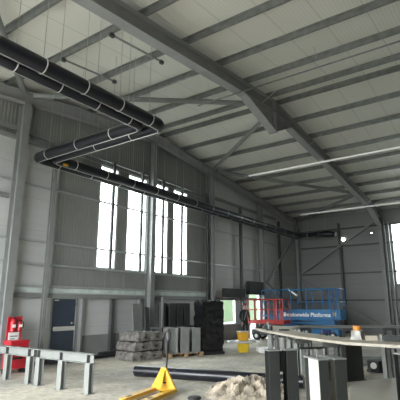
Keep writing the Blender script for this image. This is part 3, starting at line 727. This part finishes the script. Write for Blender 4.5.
# ------------------------------------------------------------ scissor lifts
def lift(loc, rz, L, W, zd, m, lab, text=False, ext_=0., rail=1.05, skirt=.15, um=None):
    um = um or m
    """local x = along the platform, y = across (front face at -W/2)"""
    e = empty('scissor_lift', loc, lab, 'scissor lift', None, rz)
    f = MB(); f.box(-L/2+.15, L/2-.15, -W/2+.05, W/2-.05, .22, .52); f.build('chassis', M[um], e, bevel=.02)
    for sx in (-L/2+.45, L/2-.45):
        for sy in (-W/2+.08, W/2-.08):
            f = MB(); f.tube([(sx, sy-.09, .2), (sx, sy+.09, .2)], .2, 20); w = f.build('wheel', M['rubber'], e, True)
            f = MB(); f.tube([(sx, sy-.1, .2), (sx, sy+.1, .2)], .09, 12); f.build('hub', M['white'], w, True)
    n = 3; dz = (zd-.56)/n
    for k in range(n):
        for s_ in (-1, 1):
            for yy in (-W/2+.15, W/2-.15):
                f = MB(); z0 = .54+k*dz; f.bar((-s_*(L/2-.35), yy+s_*.02, z0+.02), (s_*(L/2-.35), yy+s_*.02, z0+dz-.02), .035, .07); f.build('scissor_arm', M[um], e)
    f = MB(); f.box(-L/2+ext_, L/2, -W/2, W/2, zd, zd+.04); f.build('deck', M['darksteel'], e)
    if ext_:
        f = MB(); f.box(-L/2, -L/2+ext_, -W/2+.03, W/2-.03, zd+.02, zd+.1); f.build('extension_deck', M[m], e)
    f = MB(); f.box(-L/2+ext_, L/2, -W/2-.02, -W/2, zd-.06, zd+skirt); f.box(-L/2+ext_, L/2, W/2, W/2+.02, zd-.06, zd+skirt); f.box(L/2, L/2+.02, -W/2, W/2, zd-.06, zd+skirt); sk = f.build('toe_board', M[m], e)
    r = .028; zt = zd+rail
    for sy in (-W/2, W/2):
        f = MB(); f.tube([(-L/2, sy, zd+.1), (-L/2, sy, zt-.05), (-L/2+.05, sy, zt), (L/2-.05, sy, zt), (L/2, sy, zt-.05), (L/2, sy, zd+.1)], r, 8); f.build('guard_rail', M[m], e, True)
        f = MB(); f.tube([(-L/2, sy, zd+rail*.55), (L/2, sy, zd+rail*.55)], r*.9, 8); f.build('mid_rail', M[m], e, True)
        xs = [-L/2+L*(k+1)/5 for k in range(4)]
        for x in xs:
            f = MB(); f.tube([(x, sy, zd+.05), (x, sy, zt)], r, 8); f.build('post', M[m], e, True)
    for x in (-L/2, L/2):
        for z in (zt, zd+rail*.55):
            f = MB(); f.tube([(x, -W/2, z), (x, W/2, z)], r, 8); f.build('end_rail', M[m], e, True)
    # gate end: heavier posts
    f = MB()
    for x in (L/2-.45, L/2-.3, L/2-.12): f.tube([(x, -W/2-.03, zd+.02), (x, -W/2-.03, zt+.02)], .028, 8)
    f.build('gate', M[m], e, True)
    if text:
        cu = bpy.data.curves.new('lettering', 'FONT'); cu.body = 'nationwide Platforms'; cu.size = .27; cu.extrude = .003; cu.align_x = 'LEFT'; cu.offset = .006
        to = bpy.data.objects.new('t', cu); COL.objects.link(to); bpy.context.view_layer.update()
        me = bpy.data.meshes.new_from_object(to.evaluated_get(bpy.context.evaluated_depsgraph_get())); bpy.data.objects.remove(to)
        me.materials.clear(); me.materials.append(M['white']); me.name = 'lettering'
        wdt = max(v.co.x for v in me.vertices); k = 2.35/wdt
        for v in me.vertices: v.co.x *= k
        lo = bpy.data.objects.new('lettering', me); COL.objects.link(lo); lo.parent = sk; lo.location = (-L/2+ext_+.52, -W/2-.024, zd+.07); lo.rotation_euler = (PI/2, 0, 0)
        f = MB()
        f.tube([(-L/2+ext_+.38, -W/2-.024, zd+.17), (-L/2+ext_+.38, -W/2-.03, zd+.17)], .11, 20); f.build('logo', M['white'], sk)
        f = MB(); f.box(L/2-.35, L/2-.2, -W/2-.03, -W/2-.021, zd+.1, zd+.28); f.build('plate', M['yellow'], sk)
        f = MB()
        for k2 in range(5): f.box(-.55+k2*.2, -.43+k2*.2, -W/2+.04, -W/2+.049, .3, .46)
        f.build('white_marks', M['white'], e)
    return e
# blue: x local runs toward -Y (left to right in the photo)
lift((22.45, 9.28, 0), -PI/2, 4.3, .9, 1.05, 'blue', 'blue scissor lift with white lettering on its platform side', True, ext_=.95, rail=1.45, skirt=.42)
lift((20.45, 10.28, 0), -PI/2, 1.95, .8, .85, 'liftred', 'red scissor lift parked left of the blue one', False, rail=1.12, skirt=.12, um='darksteel')
o = lumpy(.5, .4, .3, .07, 5, 10, 8, 5).build('white_bundle', M['white'], None, True, loc=(22.4, 9.65, 1.1)); tag(o, 'white bundle lying on the blue lift platform', 'bundle')
o = lumpy(.9, .4, .25, .05, 15, 12, 8, 5).build('brown_bundle', M['cloth'], None, True, loc=(22.4, 8.4, 1.1), rz=PI/2); tag(o, 'brown sheet bundle on the blue lift platform, right of the white one', 'bundle')
f = MB(); f.bar((0, .1, .0), (0, -.42, -.38), .05, .09); tag(f.build('white_tube', M['white'], loc=(22.1, 9.8, 2.55)), 'short white tube hanging tilted from the blue lift guard rail', 'tube')

# ------------------------------------------------------------ person by the low window
def person(loc, rz):
    e = empty('person', loc, 'person in dark workwear with reflective strips standing beside the low window', 'person', None, rz)
    J = dict(pel=(0, 0, .95), wa=(0, .0, 1.08), ch=(0, .0, 1.32), ne=(0, 0, 1.48), hb=(0, -.01, 1.58), hd=(0, -.015, 1.68),
             lh=(.1, 0, .9), lk=(.11, -.02, .5), la=(.11, .02, .09), lt=(.12, -.16, .04), rh=(-.1, 0, .9), rk=(-.11, -.04, .5), ra=(-.12, .0, .09), rt=(-.13, -.17, .04),
             ls=(.19, 0, 1.42), le=(.25, .02, 1.14), lw=(.22, -.1, .9), lp=(.215, -.13, .84), rs=(-.19, 0, 1.42), re=(-.25, .02, 1.14), rw=(-.2, -.14, .92), rp=(-.195, -.17, .86))
    Rr = dict(pel=.15, wa=.135, ch=.16, ne=.06, hb=.075, hd=.085, lh=.09, lk=.062, la=.045, lt=.04, rh=.09, rk=.062, ra=.045, rt=.04, ls=.07, le=.045, lw=.032, lp=.035, rs=.07, re=.045, rw=.032, rp=.035)
    E = [('pel', 'wa'), ('wa', 'ch'), ('ch', 'ne'), ('ne', 'hb'), ('hb', 'hd'), ('pel', 'lh'), ('lh', 'lk'), ('lk', 'la'), ('la', 'lt'), ('pel', 'rh'), ('rh', 'rk'), ('rk', 'ra'), ('ra', 'rt'),
         ('ch', 'ls'), ('ls', 'le'), ('le', 'lw'), ('lw', 'lp'), ('ch', 'rs'), ('rs', 're'), ('re', 'rw'), ('rw', 'rp')]
    for s_, p in ((1, 'lp'), (-1, 'rp')):
        b = Vector(J[p])
        for k in range(5):
            nm = p+str(k); off = Vector(((k-2)*.018*s_, -.02-(.02 if k else .04), -.07+abs(k-2)*.008 if k else -.03)); J[nm] = tuple(b+off); Rr[nm] = .009; E.append((p, nm))
    keys = list(J); me = bpy.data.meshes.new('body'); me.from_pydata([J[k] for k in keys], [(keys.index(a), keys.index(b)) for a, b in E], [])
    o = bpy.data.objects.new('body_src', me); COL.objects.link(o)
    sk = o.modifiers.new('skin', 'SKIN'); sk.use_smooth_shade = True
    for i, k in enumerate(keys): me.skin_vertices[0].data[i].radius = (Rr[k], Rr[k]*(.75 if k in ('pel', 'wa', 'ch') else 1)); me.skin_vertices[0].data[i].use_root = (k == 'pel')
    o.modifiers.new('sub', 'SUBSURF').levels = 2
    bpy.context.view_layer.update()
    m2 = bpy.data.meshes.new_from_object(o.evaluated_get(bpy.context.evaluated_depsgraph_get())); bpy.data.objects.remove(o)
    m2.materials.clear()
    for q in ('skin', 'jacket', 'rubber'): m2.materials.append(M[q])
    for p in m2.polygons:
        c = p.center; hand = c.z < .93 and abs(c.x) > .17 and c.z > .7
        p.material_index = 0 if (c.z > 1.5 or hand) else (2 if c.z < .1 else 1)
    b = bpy.data.objects.new('body', m2); COL.objects.link(b); b.parent = e
    f = MB(); f.tube([(0, -.01, 1.70), (0, -.005, 1.76), (0, 0, 1.79)], [.105, .085, .03], 16); f.tube([(0, -.04, 1.70), (0, -.04, 1.712)], .12, 16); f.build('hat', M['helmet'], e, True)
    for s_ in (-1, 1):
        f = MB(); f.tube([(s_*.11, -.0, .36), (s_*.11, .0, .42)], .068, 14); f.build('reflective_strip', M['hivis'], e, True)
        f = MB(); f.tube([(s_*.03, -.085, 1.665), (s_*.03, -.096, 1.665)], .01, 8); f.build('eye', M['rubber'], e)
    f = MB(); f.bar((.03, -.155, 1.42), (-.1, -.14, 1.0), .035, .01, up=(0, 1, 0)); f.build('strap', M['hivis'], e)
    return e
person((18.75, 10.7, 0), math.radians(-35))

# ------------------------------------------------------------ light and camera
w = bpy.data.worlds.new('sky'); S.world = w; w.use_nodes = True; nt = w.node_tree
bg = nt.nodes['Background']; bg.inputs['Color'].default_value = (.93, .97, 1, 1); bg.inputs['Strength'].default_value = 7.0
def portal(loc, rot, sx, sy):
    l = bpy.data.lights.new('door_portal', 'AREA'); l.shape = 'RECTANGLE'; l.size = sx; l.size_y = sy; l.cycles.is_portal = True
    o = bpy.data.objects.new('door_portal', l); COL.objects.link(o); o.location = loc; o.rotation_euler = rot
portal((X0-.2, 6.7, 2.6), (0, -PI/2, 0), 5.2, 9.0)
portal((X1+.2, 5.03, 4.75), (0, PI/2, 0), 3.7, 1.17)
for a, b in WINS: portal(((a+b)/2, Y1+.2, 4.92), (-PI/2, 0, 0), 1.0, 3.85)
portal((19.2, Y1+.2, 1.4), (-PI/2, 0, 0), 1.6, 1.3); portal((22.05, Y1+.2, 1.12), (-PI/2, 0, 0), 1.2, 2.25)

cam = bpy.data.cameras.new('camera'); co = bpy.data.objects.new('camera', cam); COL.objects.link(co); S.camera = co
cam.sensor_width = 36; cam.sensor_fit = 'HORIZONTAL'; cam.lens = 430/400*36; cam.clip_start = .05; cam.clip_end = 300
yaw = math.atan(315/math.hypot(430, 104)); pit = math.atan(104/430)
co.location = (0, 0, 1.75); co.rotation_euler = (PI/2+pit, 0, yaw-PI/2)
S.view_settings.view_transform = 'Standard'; S.view_settings.look = 'None'; S.view_settings.gamma = 1; S.view_settings.use_curve_mapping = False
S.view_settings.exposure = 1.5
